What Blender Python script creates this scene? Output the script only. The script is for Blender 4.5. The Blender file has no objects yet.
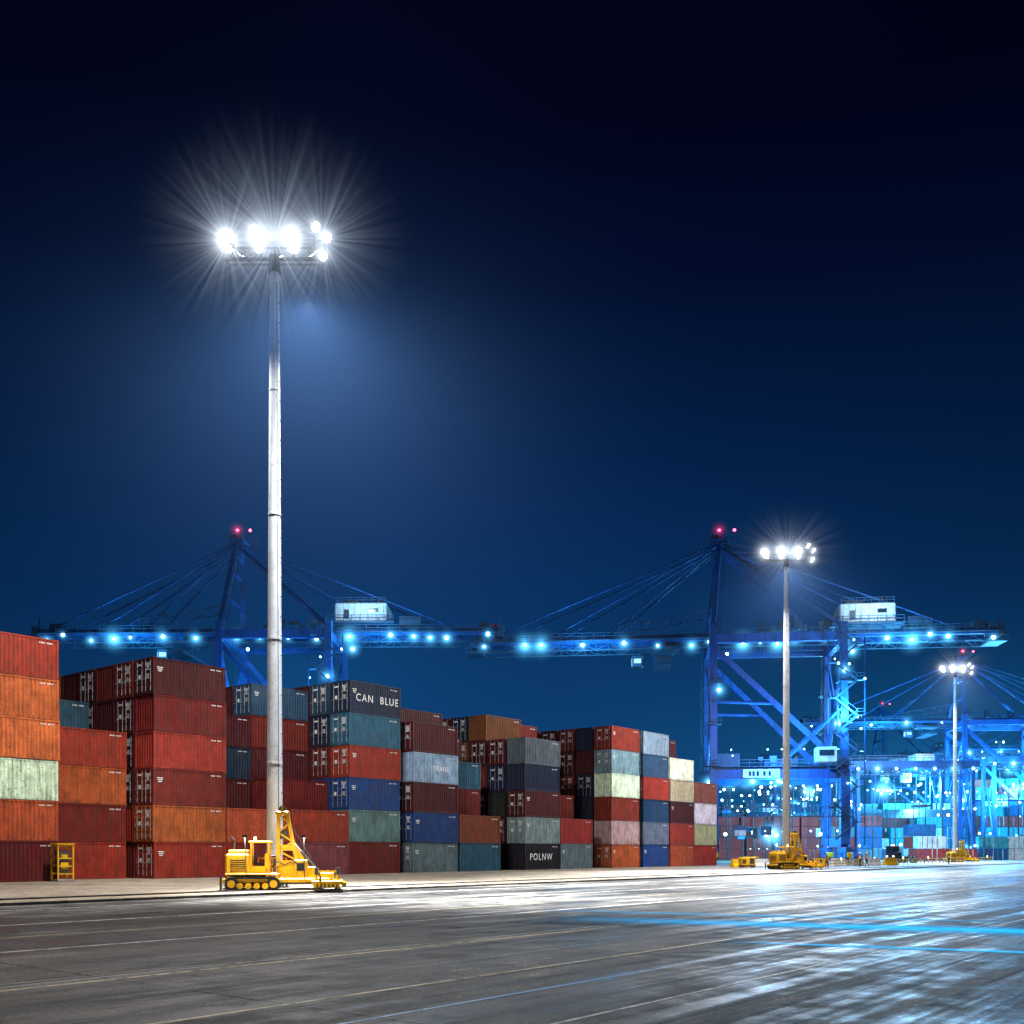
import bpy, math, random
from mathutils import Vector, Matrix
random.seed(7)
S = bpy.context.scene
S.view_settings.view_transform = 'Standard'
S.view_settings.look = 'None'
S.view_settings.exposure = 0
COL = S.collection
D = Vector((0.6247, 0.7809, 0)); N = Vector((0.7809, -0.6247, 0))
ANG = math.atan2(D.y, D.x)
P0 = Vector((-32.0, 64.0, 0))

# ---------------------------------------------------------------- materials
def newmat(name):
    m = bpy.data.materials.new(name); m.use_nodes = True
    nt = m.node_tree; nt.nodes.clear()
    return m, nt
def nd(nt, t, **kw):
    n = nt.nodes.new(t)
    for k, v in kw.items(): setattr(n, k, v)
    return n
def setin(n, **kw):
    for k, v in kw.items(): n.inputs[k.replace('_', ' ')].default_value = v
def math_n(nt, op, a, b=None, clamp=False):
    n = nd(nt, 'ShaderNodeMath', operation=op, use_clamp=clamp)
    for i, v in enumerate((a, b)):
        if v is None: continue
        if isinstance(v, (int, float)): n.inputs[i].default_value = v
        else: nt.links.new(v, n.inputs[i])
    return n.outputs[0]
def ramp(nt, fac, stops):
    r = nd(nt, 'ShaderNodeValToRGB')
    e = r.color_ramp.elements
    while len(e) < len(stops): e.new(0.5)
    for i, (p, c) in enumerate(stops):
        e[i].position = p
        e[i].color = (c, c, c, 1) if isinstance(c, (int, float)) else (*c, 1)
    nt.links.new(fac, r.inputs[0]); return r.outputs[0]
def mixc(nt, fac, a, b, mode='MIX'):
    n = nd(nt, 'ShaderNodeMix', data_type='RGBA', blend_type=mode)
    for i, v in ((0, fac), (6, a), (7, b)):
        if isinstance(v, (int, float)): n.inputs[i].default_value = v
        elif isinstance(v, tuple): n.inputs[i].default_value = (*v, 1)
        else: nt.links.new(v, n.inputs[i])
    return n.outputs[2]
def noise(nt, vec, scale, detail=4, rough=0.6):
    n = nd(nt, 'ShaderNodeTexNoise'); setin(n, Scale=scale, Detail=detail, Roughness=rough)
    nt.links.new(vec, n.inputs['Vector']); return n.outputs[0]
def mapping(nt, vec, scale=(1,1,1), rot=(0,0,0)):
    m = nd(nt, 'ShaderNodeMapping'); m.inputs['Scale'].default_value = scale
    m.inputs['Rotation'].default_value = rot
    nt.links.new(vec, m.inputs['Vector']); return m.outputs[0]

def paint(name, col=None, rough=0.45, metal=0.0, dirt=0.5, dcol=(0.04,0.03,0.025), scale=1.0, bump=0.1, spec=0.3):
    """weathered painted / bare surface; col None = object colour"""
    m, nt = newmat(name)
    out = nd(nt, 'ShaderNodeOutputMaterial'); b = nd(nt, 'ShaderNodeBsdfPrincipled')
    tc = nd(nt, 'ShaderNodeTexCoord'); oi = nd(nt, 'ShaderNodeObjectInfo')
    va = nd(nt, 'ShaderNodeVectorMath', operation='ADD')
    cx = nd(nt, 'ShaderNodeCombineXYZ')
    r = math_n(nt, 'MULTIPLY', oi.outputs['Random'], 60.0)
    for i in range(3): nt.links.new(r, cx.inputs[i])
    nt.links.new(tc.outputs['Object'], va.inputs[0]); nt.links.new(cx.outputs[0], va.inputs[1])
    v = va.outputs[0]
    n1 = noise(nt, mapping(nt, v, (scale, scale, scale*0.9)), 1.3, 5, 0.65)
    n2 = noise(nt, mapping(nt, v, (5*scale, 5*scale, 0.45*scale)), 1.2, 4, 0.7)
    n3 = noise(nt, v, 7*scale, 4, 0.75)
    base = oi.outputs['Color'] if col is None else col
    c = mixc(nt, 1.0, base, ramp(nt, n1, [(0.32, 1.0-0.75*dirt), (0.62, 1.0)]), 'MULTIPLY')
    streak = math_n(nt, 'MULTIPLY', ramp(nt, n2, [(0.46, 0.0), (0.66, 1.0)]), dirt)
    c = mixc(nt, streak, c, dcol)
    rust = math_n(nt, 'MULTIPLY', ramp(nt, n3, [(0.58, 0.0), (0.64, 1.0)]), min(1.0, dirt*1.6))
    c = mixc(nt, rust, c, (0.075, 0.028, 0.012))
    nt.links.new(c, b.inputs['Base Color'])
    rr = math_n(nt, 'ADD', math_n(nt, 'MULTIPLY', n1, 0.3), rough-0.12)
    nt.links.new(rr, b.inputs['Roughness']); b.inputs['Metallic'].default_value = metal
    b.inputs['Specular IOR Level'].default_value = spec
    bp = nd(nt, 'ShaderNodeBump'); setin(bp, Strength=bump, Distance=0.03)
    nt.links.new(n1, bp.inputs['Height']); nt.links.new(bp.outputs[0], b.inputs['Normal'])
    nt.links.new(b.outputs[0], out.inputs[0])
    return m
def emis(name, col, st):
    m, nt = newmat(name)
    out = nd(nt, 'ShaderNodeOutputMaterial'); e = nd(nt, 'ShaderNodeEmission')
    e.inputs[0].default_value = (*col, 1); e.inputs[1].default_value = st
    nt.links.new(e.outputs[0], out.inputs[0])
    try: m.cycles.emission_sampling = 'NONE'
    except Exception: pass
    return m
def halo_mat(name, col, A, eps=0.02, p=2.0, streak=0.0, sscale=6.0, step=0.25, down=0.0, expo=1.0):
    """glow, haze and starburst painted as an emission-only volume, falling off from the lamp"""
    m, nt = newmat(name)
    out = nd(nt, 'ShaderNodeOutputMaterial'); e = nd(nt, 'ShaderNodeEmission')
    e.inputs[0].default_value = (*col, 1)
    tc = nd(nt, 'ShaderNodeTexCoord'); v = tc.outputs['Object']
    ln = nd(nt, 'ShaderNodeVectorMath', operation='LENGTH'); nt.links.new(v, ln.inputs[0])
    r = ln.outputs['Value']
    fall = math_n(nt, 'POWER', math_n(nt, 'SUBTRACT', 1.0, r, True), p)
    inv = math_n(nt, 'DIVIDE', fall, math_n(nt, 'ADD', math_n(nt, 'POWER', r, 2.0*expo), eps))
    s = math_n(nt, 'MULTIPLY', inv, A)
    nv = nd(nt, 'ShaderNodeVectorMath', operation='NORMALIZE'); nt.links.new(v, nv.inputs[0])
    if streak > 0:
        nz = noise(nt, nv.outputs[0], sscale, 1, 0.5)
        st = ramp(nt, nz, [(0.55, 0.0), (0.72, 1.0)])
        f = math_n(nt, 'ADD', math_n(nt, 'MULTIPLY', st, streak), 0.03)
        s = math_n(nt, 'MULTIPLY', s, f)
    if down > 0:
        sp = nd(nt, 'ShaderNodeSeparateXYZ'); nt.links.new(nv.outputs[0], sp.inputs[0])
        f = nd(nt, 'ShaderNodeMapRange', interpolation_type='SMOOTHSTEP')
        nt.links.new(sp.outputs[2], f.inputs[0])
        for i, q in enumerate((-0.85, 0.2, 1.0, 1.0-down)): f.inputs[i+1].default_value = q
        s = math_n(nt, 'MULTIPLY', s, f.outputs[0])
    nt.links.new(s, e.inputs[1]); nt.links.new(e.outputs[0], out.inputs['Volume'])
    try: m.cycles.emission_sampling = 'NONE'
    except Exception: pass
    try: m.cycles.volume_step_rate = step
    except Exception: pass
    return m

M = {}
M['cont'] = paint('container_paint', None, 0.55, 0, 0.55, spec=0.2)
M['contdark'] = paint('container_frame_paint', None, 0.6, 0, 0.8, spec=0.2)
M['gal'] = paint('galvanised_steel', (0.42,0.43,0.44), 0.42, 0.6, 0.2)
M['decal'] = paint('white_decal', (0.7,0.7,0.68), 0.6, 0, 0.15)
M['crane'] = paint('crane_blue_paint', (0.02,0.10,0.32), 0.45, 0, 0.45, dcol=(0.01,0.02,0.05), scale=0.35)
M['cranedk'] = paint('crane_dark_steel', (0.05,0.10,0.17), 0.5, 0.2, 0.3, scale=0.3)
M['white'] = paint('white_paint', (0.72,0.75,0.77), 0.5, 0, 0.3, scale=0.5)
M['yellow'] = paint('machine_yellow', (0.82,0.45,0.01), 0.40, 0, 0.32, scale=1.6)
M['black'] = paint('black_rubber', (0.015,0.015,0.017), 0.7, 0, 0.1)
M['dsteel'] = paint('dark_steel', (0.08,0.08,0.085), 0.45, 0.5, 0.3)
M['pole'] = paint('mast_galvanised', (0.52,0.54,0.57), 0.55, 0.0, 0.3, dcol=(0.22,0.22,0.23), scale=0.6)
M['red'] = paint('red_paint', (0.5,0.03,0.02), 0.45, 0, 0.2)
M['concrete'] = paint('concrete', (0.30,0.28,0.25), 0.8, 0, 0.4, dcol=(0.10,0.09,0.08), scale=0.4)
M['glass'] = paint('dark_glass', (0.02,0.03,0.04), 0.15, 0, 0.0)
M['skin'] = paint('skin', (0.45,0.27,0.2), 0.6, 0, 0)
M['hivis'] = paint('hivis_fabric', (0.75,0.28,0.02), 0.8, 0, 0.1)
M['navy'] = paint('navy_fabric', (0.02,0.025,0.05), 0.85, 0, 0.1)
M['hull'] = paint('hull_paint', (0.03,0.10,0.16), 0.45, 0, 0.3, scale=0.1)
M['lamp_w'] = emis('floodlight_lens', (0.92,0.97,1.0), 60)
M['lamp_c'] = emis('cyan_lamp', (0.3,0.82,1.0), 16)
M['lamp_k'] = emis('white_lamp', (0.75,0.95,1.0), 16)
M['lamp_c2'] = emis('cyan_lamp_far', (0.15,0.6,1.0), 6)
M['lamp_r'] = emis('red_beacon', (1.0,0.05,0.12), 14)
M['win'] = emis('lit_window', (0.35,0.8,1.0), 1.4)
M['warm'] = emis('warm_lamp', (1.0,0.75,0.4), 5)
M['halo_big'] = halo_mat('painted_glow', (0.20,0.45,1.0), 0.0052, 0.02, 2.0, 0.0, 2, 2.2, 0.97, 0.62)
M['halo_star'] = halo_mat('starburst_glow', (0.68,0.83,1.0), 0.036, 0.008, 1.7, 1.0, 11.0, 0.55)  # painted starburst rays around the lamps, emission only
M['halo_lamp'] = halo_mat('lamp_bloom', (0.85,0.93,1.0), 0.065, 0.004, 2.6, 0.0, 9.0, 1.5)
M['halo_c'] = halo_mat('cyan_bloom', (0.10,0.55,1.0), 0.10, 0.012, 2.0, 0, 7, 1.6)
M['halo_r'] = halo_mat('red_bloom', (1.0,0.04,0.15), 0.05, 0.012, 2.0, 0, 7, 1.6)
M['halo_h'] = halo_mat('harbour_glow', (0.03,0.38,1.0), 0.00038, 0.12, 1.5, 0, 7, 2.5)  # painted cyan haze, glows by itself

# ---------------------------------------------------------------- mesh builder
class MB:
    def __init__(s): s.v=[]; s.f=[]; s.m=[]; s.mats=[]; s.sm=[]
    def mi(s, k):
        if k not in s.mats: s.mats.append(k)
        return s.mats.index(k)
    def add(s, vs, fs, k, smooth=False):
        o=len(s.v); s.v += [tuple(x) for x in vs]; i=s.mi(k)
        for f in fs: s.f.append([a+o for a in f]); s.m.append(i); s.sm.append(smooth)
    def box(s, c, sz, k, R=None, bev=0.0):
        x,y,z=[a/2 for a in sz]
        if bev<=0:
            vs=[Vector((i*x,j*y,l*z)) for l in(-1,1) for j in(-1,1) for i in(-1,1)]
            fs=[(0,2,3,1),(4,5,7,6),(0,1,5,4),(2,6,7,3),(0,4,6,2),(1,3,7,5)]
        else:
            b=min(bev,x*.9,y*.9,z*.9); vs=[]; 
            def ring(xx,yy,zz,bb): return [Vector(p) for p in ((-xx+bb,-yy,zz),(xx-bb,-yy,zz),(xx,-yy+bb,zz),(xx,yy-bb,zz),(xx-bb,yy,zz),(-xx+bb,yy,zz),(-xx,yy-bb,zz),(-xx,-yy+bb,zz))]
            vs=ring(x-b,y-b,-z,b*.4)+ring(x,y,-z+b,b)+ring(x,y,z-b,b)+ring(x-b,y-b,z,b*.4)
            fs=[tuple(range(7,-1,-1)),tuple(range(24,32))]
            for q in range(3):
                for i in range(8):
                    j=(i+1)%8; fs.append((q*8+i,q*8+j,q*8+8+j,q*8+8+i))
        c=Vector(c)
        s.add([ (R@p if R else p)+c for p in vs], fs, k)
    def beam(s, a, b, w, h, k, up=Vector((0,0,1))):
        a=Vector(a); b=Vector(b); d=b-a; L=d.length; d.normalize()
        if abs(d.dot(up))>.98: up=Vector((0,1,0))
        sx=d.cross(up).normalized(); uz=sx.cross(d)
        R=Matrix((d,sx,uz)).transposed()
        s.box((a+b)/2,(L,w,h),k,R)
    def truss(s, a, b, w, k, n=8, up=Vector((0,0,1)), t=0.12):
        a=Vector(a); b=Vector(b); u=up*w
        s.beam(a,b,t*1.3,t*1.3,k); s.beam(a+u,b+u,t*1.3,t*1.3,k)
        for i in range(n):
            p=a.lerp(b,i/n); q=a.lerp(b,(i+1)/n)
            if i%2: s.beam(p+u,q,t,t,k)
            else: s.beam(p,q+u,t,t,k)
            s.beam(p,p+u,t,t,k)
    def cyl(s, a, b, r0, r1, k, n=8, caps=True, smooth=True):
        a=Vector(a); b=Vector(b); d=(b-a).normalized()
        u=Vector((0,0,1)) if abs(d.z)<.9 else Vector((1,0,0))
        x=d.cross(u).normalized(); y=d.cross(x)
        vs=[]
        for p,r in((a,r0),(b,r1)):
            for i in range(n):
                t=2*math.pi*i/n; vs.append(p+(x*math.cos(t)+y*math.sin(t))*r)
        s.add(vs,[(i,(i+1)%n,n+(i+1)%n,n+i) for i in range(n)],k,smooth)
        if caps: s.add(vs[:n],[tuple(range(n-1,-1,-1))],k); s.add(vs[n:],[tuple(range(n))],k)
    def ball(s, c, r, k, n=8):
        c=Vector(c); h=n//2; vs=[c+Vector((0,0,r))]; fs=[]
        for j in range(1,h):
            ph=math.pi*j/h
            for i in range(n):
                t=2*math.pi*i/n; vs.append(c+Vector((math.sin(ph)*math.cos(t),math.sin(ph)*math.sin(t),math.cos(ph)))*r)
        vs.append(c-Vector((0,0,r))); last=len(vs)-1
        for i in range(n):
            k2=(i+1)%n
            fs.append((0,1+i,1+k2)); fs.append((last,1+(h-2)*n+k2,1+(h-2)*n+i))
            for j in range(h-2): fs.append((1+j*n+i,1+(j+1)*n+i,1+(j+1)*n+k2,1+j*n+k2))
        s.add(vs,fs,k,True)
    def rail(s, a, b, k, h=1.1, step=2.0, t=0.07):
        a=Vector(a); b=Vector(b); L=(b-a).length; n=max(1,int(L/step)); z=Vector((0,0,1))
        for q in (h, h*.55): s.beam(a+z*q,b+z*q,t,t,k)
        for i in range(n+1):
            p=a+(b-a)*i/n; s.beam(p,p+z*h,t,t,k)
    def mesh(s, name):
        me=bpy.data.meshes.new(name); me.from_pydata(s.v,[],s.f)
        for k in s.mats: me.materials.append(M[k])
        me.polygons.foreach_set('material_index',s.m); me.polygons.foreach_set('use_smooth',s.sm)
        me.update(); return me
    def obj(s, name, loc=(0,0,0), rz=0.0, parent=None):
        o=bpy.data.objects.new(name,s.mesh(name)); COL.objects.link(o)
        o.location=loc; o.rotation_euler=(0,0,rz)
        if parent: o.parent=parent
        return o
def empty(name, loc, rz=0):
    o=bpy.data.objects.new(name,None); COL.objects.link(o); o.location=loc; o.rotation_euler=(0,0,rz)
    o.empty_display_size=0.5; return o
def halo(parent, loc, R, k, name='painted_glow', sc=(1,1,1)):
    if k not in halo.cache:
        b=MB(); b.ball((0,0,0),1.0,k,16); halo.cache[k]=b.mesh(k)
    o=bpy.data.objects.new(name,halo.cache[k]); COL.objects.link(o); o.parent=parent
    o.location=loc; o.scale=(R*sc[0],R*sc[1],R*sc[2]); return o
halo.cache={}
def plight(parent, loc, W, col, rad, name='fill_light'):
    l=bpy.data.lights.new(name,'POINT'); l.energy=W; l.color=col; l.shadow_soft_size=rad
    o=bpy.data.objects.new(name,l); COL.objects.link(o); o.parent=parent; o.location=loc; return o
def spot(parent, loc, direction, W, col, rad, cone, blend=.4, name='flood_beam'):
    l=bpy.data.lights.new(name,'SPOT'); l.energy=W; l.color=col; l.shadow_soft_size=rad
    l.spot_size=math.radians(cone); l.spot_blend=blend
    o=bpy.data.objects.new(name,l); COL.objects.link(o); o.parent=parent; o.location=loc
    o.rotation_euler=Vector(direction).to_track_quat('-Z','Y').to_euler(); return o

# ---------------------------------------------------------------- ground
def ground_mat():
    m, nt = newmat('asphalt')
    out = nd(nt,'ShaderNodeOutputMaterial'); b = nd(nt,'ShaderNodeBsdfPrincipled')
    g = nd(nt,'ShaderNodeNewGeometry')
    uv = mapping(nt, g.outputs['Position'], (1,1,1), (0,0,-ANG))
    big = noise(nt, uv, 0.06, 5, 0.6)
    st = noise(nt, mapping(nt, uv, (0.035,1.3,1)), 1.0, 6, 0.7)
    st2 = noise(nt, mapping(nt, uv, (0.12,0.35,1)), 1.0, 5, 0.65)
    fine = noise(nt, g.outputs['Position'], 14, 5, 0.75)
    patch = noise(nt, g.outputs['Position'], 0.9, 6, 0.7)
    f = math_n(nt,'ADD',math_n(nt,'MULTIPLY',big,0.35),math_n(nt,'MULTIPLY',st,0.35))
    f = math_n(nt,'ADD',f,math_n(nt,'MULTIPLY',st2,0.3))
    c = ramp(nt, f, [(0.42,(0.014,0.014,0.015)),(0.5,(0.058,0.056,0.052)),(0.58,(0.19,0.18,0.165))])
    c = mixc(nt, 0.9, c, ramp(nt, patch, [(0.34,0.12),(0.66,0.88)]), 'OVERLAY')
    c = mixc(nt, 0.9, c, ramp(nt, fine, [(0.34,0.10),(0.66,0.9)]), 'OVERLAY')
    br = nd(nt,'ShaderNodeTexBrick'); br.offset=0.0
    nt.links.new(uv, br.inputs['Vector'])
    setin(br, Scale=1.0, Mortar_Size=0.04, Mortar_Smooth=0.3, Bias=0.0, Brick_Width=9.0, Row_Height=5.5)
    joint = br.outputs['Fac']
    c = mixc(nt, math_n(nt,'MULTIPLY',joint,0.9), c, (0.005,0.005,0.005))
    ty = noise(nt, mapping(nt, uv, (0.012,3.2,1),(0,0,0.06)), 1.0, 3, 0.5)
    c = mixc(nt, math_n(nt,'MULTIPLY',ramp(nt, ty, [(0.55,0.0),(0.62,1.0)]),0.75), c, (0.008,0.008,0.009))
    # oil stains
    oil = noise(nt, g.outputs['Position'], 0.33, 4, 0.6)
    c = mixc(nt, math_n(nt,'MULTIPLY',ramp(nt, oil, [(0.58,0.0),(0.66,1.0)]),0.65), c, (0.007,0.007,0.008))
    nt.links.new(c, b.inputs['Base Color'])
    ro = ramp(nt, math_n(nt,'ADD',math_n(nt,'MULTIPLY',patch,0.4),math_n(nt,'MULTIPLY',st,0.6)), [(0.41,0.30),(0.56,0.8)])
    nt.links.new(ro, b.inputs['Roughness']); b.inputs['Specular IOR Level'].default_value=0.11
    bp = nd(nt,'ShaderNodeBump'); setin(bp, Strength=0.8, Distance=0.014)
    h = math_n(nt,'SUBTRACT',math_n(nt,'ADD',fine,math_n(nt,'MULTIPLY',patch,0.8)),math_n(nt,'MULTIPLY',joint,1.5))
    nt.links.new(h, bp.inputs['Height']); nt.links.new(bp.outputs[0], b.inputs['Normal'])
    nt.links.new(b.outputs[0], out.inputs[0]); return m
M['asphalt']=ground_mat()
b=MB(); b.add([(-2500,-300,0),(2500,-300,0),(2500,2600,0),(-2500,2600,0)],[(0,1,2,3)],'asphalt'); b.obj('ground')

def strip(bm, v0, v1, t0, t1, z, k):
    vs=[N*v0+D*t0, N*v1+D*t0, N*v1+D*t1, N*v0+D*t1]
    bm.add([(p.x,p.y,z) for p in vs],[(0,1,2,3)],k)
def worn(name, col, wear=0.5):
    m, nt = newmat(name)
    out = nd(nt,'ShaderNodeOutputMaterial'); b = nd(nt,'ShaderNodeBsdfPrincipled'); t=nd(nt,'ShaderNodeBsdfTransparent'); mx=nd(nt,'ShaderNodeMixShader')
    g = nd(nt,'ShaderNodeNewGeometry')
    n1=noise(nt,g.outputs['Position'],3.0,6,0.75); n2=noise(nt,g.outputs['Position'],0.25,3,0.6)
    f=math_n(nt,'ADD',math_n(nt,'MULTIPLY',n1,0.6),math_n(nt,'MULTIPLY',n2,0.4))
    f=ramp(nt,f,[(wear-0.06,0.0),(wear+0.12,0.95)])
    b.inputs['Base Color'].default_value=(*col,1); b.inputs['Roughness'].default_value=0.6
    nt.links.new(f,mx.inputs[0]); nt.links.new(t.outputs[0],mx.inputs[1]); nt.links.new(b.outputs[0],mx.inputs[2]); nt.links.new(mx.outputs[0],out.inputs[0])
    return m
M['mk_w']=worn('worn_white_marking',(0.70,0.68,0.63),0.43)
M['mk_y']=worn('worn_yellow_marking',(0.68,0.52,0.25),0.43)
M['mk_b']=worn('worn_blue_marking',(0.25,0.55,0.95),0.38)
b=MB()
for v,w,k in ((-11.2,.10,'mk_y'),(-9.4,.06,'mk_b'),(-7.4,.07,'mk_w'),(-15.6,.12,'mk_y'),(-16.0,.05,'mk_w'),(-21.5,.13,'mk_w'),(-25.0,.08,'mk_y'),(-29.2,.15,'mk_w'),(-36.5,.15,'mk_w')):
    strip(b,v,v+w,-40,260,0.004,k)
b.obj('road_markings')
M['apron']=paint('apron_concrete',(0.30,0.25,0.19),0.6,0,0.6,dcol=(0.06,0.055,0.05),scale=0.25)
b=MB(); KV=-39.6
vs=[]
prof=[(KV,0.0),(KV,0.11),(KV-0.02,0.13),(KV-160,0.13)]
for t in (-120,420):
    for v,z in prof:
        p=N*v+D*t; vs.append((p.x,p.y,z))
n=len(prof); b.add(vs,[(i,i+1,n+i+1,n+i) for i in range(n-1)],'apron')
b.obj('apron_pavement')
b=MB()
strip(b,KV-0.9,KV-0.7,-120,420,0.135,'mk_y'); strip(b,KV-3.2,KV-3.05,-120,420,0.135,'mk_w'); strip(b,-64.2,-64.35,-120,420,0.135,'mk_y')
b.obj('apron_markings')
b=MB()
for v in (KV-1.9,KV-2.3):
    a=N*v+D*-60; c=N*v+D*300; b.beam((a.x,a.y,.15),(c.x,c.y,.15),.09,.06,'dsteel')
b.obj('rail_track')

def glowstrip():  # painted blue glow streak on the asphalt, soft-edged emission, no lamp there
    m, nt = newmat('blue_ground_glow')
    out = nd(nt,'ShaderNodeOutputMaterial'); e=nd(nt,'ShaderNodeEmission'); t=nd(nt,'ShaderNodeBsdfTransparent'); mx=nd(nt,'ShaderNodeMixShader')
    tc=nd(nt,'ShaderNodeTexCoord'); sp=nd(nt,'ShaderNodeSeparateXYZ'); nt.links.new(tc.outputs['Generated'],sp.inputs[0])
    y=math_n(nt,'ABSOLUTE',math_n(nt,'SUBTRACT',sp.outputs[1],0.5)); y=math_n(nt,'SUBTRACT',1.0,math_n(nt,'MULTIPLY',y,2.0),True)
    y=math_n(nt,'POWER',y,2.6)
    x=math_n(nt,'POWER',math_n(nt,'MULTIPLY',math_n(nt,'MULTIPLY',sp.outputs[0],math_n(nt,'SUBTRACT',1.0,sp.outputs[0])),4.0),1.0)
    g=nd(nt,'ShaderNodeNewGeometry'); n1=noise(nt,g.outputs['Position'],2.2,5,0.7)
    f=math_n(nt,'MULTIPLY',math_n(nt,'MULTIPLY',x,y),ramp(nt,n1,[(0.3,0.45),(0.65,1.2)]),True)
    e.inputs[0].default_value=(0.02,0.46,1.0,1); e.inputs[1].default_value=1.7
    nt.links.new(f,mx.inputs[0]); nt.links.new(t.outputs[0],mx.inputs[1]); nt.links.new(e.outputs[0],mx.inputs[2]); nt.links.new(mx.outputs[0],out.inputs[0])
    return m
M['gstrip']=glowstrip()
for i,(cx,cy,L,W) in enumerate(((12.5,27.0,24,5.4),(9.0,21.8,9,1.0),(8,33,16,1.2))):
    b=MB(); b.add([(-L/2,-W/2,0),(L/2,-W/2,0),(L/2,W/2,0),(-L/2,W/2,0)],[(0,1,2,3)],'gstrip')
    b.obj('ground_glow_streak',(cx,cy,0.008+.004*i),math.radians(-24))

# ---------------------------------------------------------------- shipping containers
CL,CW,CH=6.06,2.44,2.59
def corr(b, a, c, z0, z1, nrm, k, per=0.275, dep=0.045):
    a=Vector(a); c=Vector(c); d=(c-a); L=d.length; d.normalize(); n=int(L/per); per=L/n; pts=[]
    for i in range(n):
        o=i*per
        for f,e in ((0,0),(0.28,0),(0.5,1),(0.78,1)): pts.append((o+f*per,e))
    pts.append((L,0))
    vs=[]
    for o,e in pts:
        p=a+d*o-Vector(nrm)*dep*e; vs.append((p.x,p.y,z0)); vs.append((p.x,p.y,z1))
    b.add(vs,[(2*i,2*i+2,2*i+3,2*i+1) for i in range(len(pts)-1)],k)
def container_mesh(variant):
    b=MB(); p=.13
    for x in (p/2,CL-p/2):
        for y in (p/2,CW-p/2): b.box((x,y,CH/2),(p,p,CH-.02),'cont')
    for x in (.085,CL-.085):
        for y in (.08,CW-.08):
            for z in (.06,CH-.06): b.box((x,y,z),(.19,.18,.13),'contdark')
    for y in (.05,CW-.05):
        b.box((CL/2,y,.08),(CL-.3,.075,.15),'contdark'); b.box((CL/2,y,CH-.06),(CL-.3,.07,.1),'cont')
    for x in (.05,CL-.05):
        b.box((x,CW/2,.08),(.075,CW-.3,.15),'contdark'); b.box((x,CW/2,CH-.06),(.07,CW-.3,.1),'cont')
    corr(b,(p,.028,0),(CL-p,.028,0),.15,CH-.1,(0,-1,0),'cont')
    corr(b,(p,CW-.028,0),(CL-p,CW-.028,0),.15,CH-.1,(0,1,0),'cont')
    b.box((CL/2,CW/2,CH-.045),(CL-.12,CW-.12,.03),'contdark'); b.box((CL/2,CW/2,.12),(CL-.12,CW-.12,.03),'contdark')
    ends=(0,1) if variant!=2 else (1,0)
    for e in range(2):
        x0=0.03 if e==0 else CL-.03; s=-1 if e==0 else 1
        if ends[e]==1:
            corr(b,(x0,p,0),(x0,CW-p,0),.15,CH-.1,(s,0,0),'cont')
        else:
            for q in (0,1):
                yc=CW/2+(-.54 if q==0 else .54)
                b.box((x0-s*.03,yc,CH/2),(.03,1.06,CH-.26),'cont')
                for zc in (.42,.86,1.30,1.74,2.17):
                    b.box((x0-s*.005,yc,zc),(.03,.98,.26),'cont')
                for dy in (-.33,.28):
                    b.cyl((x0+s*.035,yc+dy,.16),(x0+s*.035,yc+dy,CH-.12),.024,.024,'gal',6)
                    b.box((x0+s*.04,yc+dy,1.15),(.05,.1,.14),'gal'); b.box((x0+s*.05,yc+dy+.15,1.1),(.025,.36,.04),'gal')
                    for zc in (.2,.75,1.9,CH-.17): b.box((x0+s*.03,yc+dy,zc),(.05,.13,.07),'contdark')
                for zc in (.3,.95,1.6,2.25): b.box((x0+s*.01,CW/2+(-1.08 if q==0 else 1.08),zc),(.05,.1,.11),'contdark')
            rr=random.Random(variant+5); xx=x0+s*.014
            yR=CW/2-.5
            for i in range(6):
                w=rr.uniform(.2,.55); zc=2.2-i*.09
                b.box((xx,yR,zc),(.006,w,.05),'decal')
            for i in range(4): b.box((xx,yR,1.42-i*.08),(.006,rr.uniform(.2,.42),.035),'decal')
            b.box((xx,CW/2+.5,2.15),(.006,.5,.12),'decal'); b.box((xx,CW/2+.55,1.3),(.006,.28,.28),'decal')
    for y,s in ((.028,-1),(CW-.028,1)):
        for i in range(9):
            if i in(4,): continue
            b.box((CL-1.25+i*.10,y+s*.004,CH-.30),(.055,.006,.085),'decal')
        if variant==1:
            for i in range(3): b.box((.55,y+s*.004,1.9-i*.13),(.5-.1*i,.006,.06),'decal')
    return b.mesh('container_body_%d'%variant)
CM=[container_mesh(i) for i in range(3)]
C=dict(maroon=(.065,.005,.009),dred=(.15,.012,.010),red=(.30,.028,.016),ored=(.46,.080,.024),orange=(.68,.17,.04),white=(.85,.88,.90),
       navy=(.005,.017,.055),blue=(.006,.045,.19),steel=(.020,.08,.15),grey=(.11,.17,.23),lgrey=(.26,.38,.47),black=(.008,.010,.016),rust=(.19,.045,.014),beige=(.50,.42,.32),teal=(.03,.16,.18),pink=(.24,.07,.055))
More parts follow.
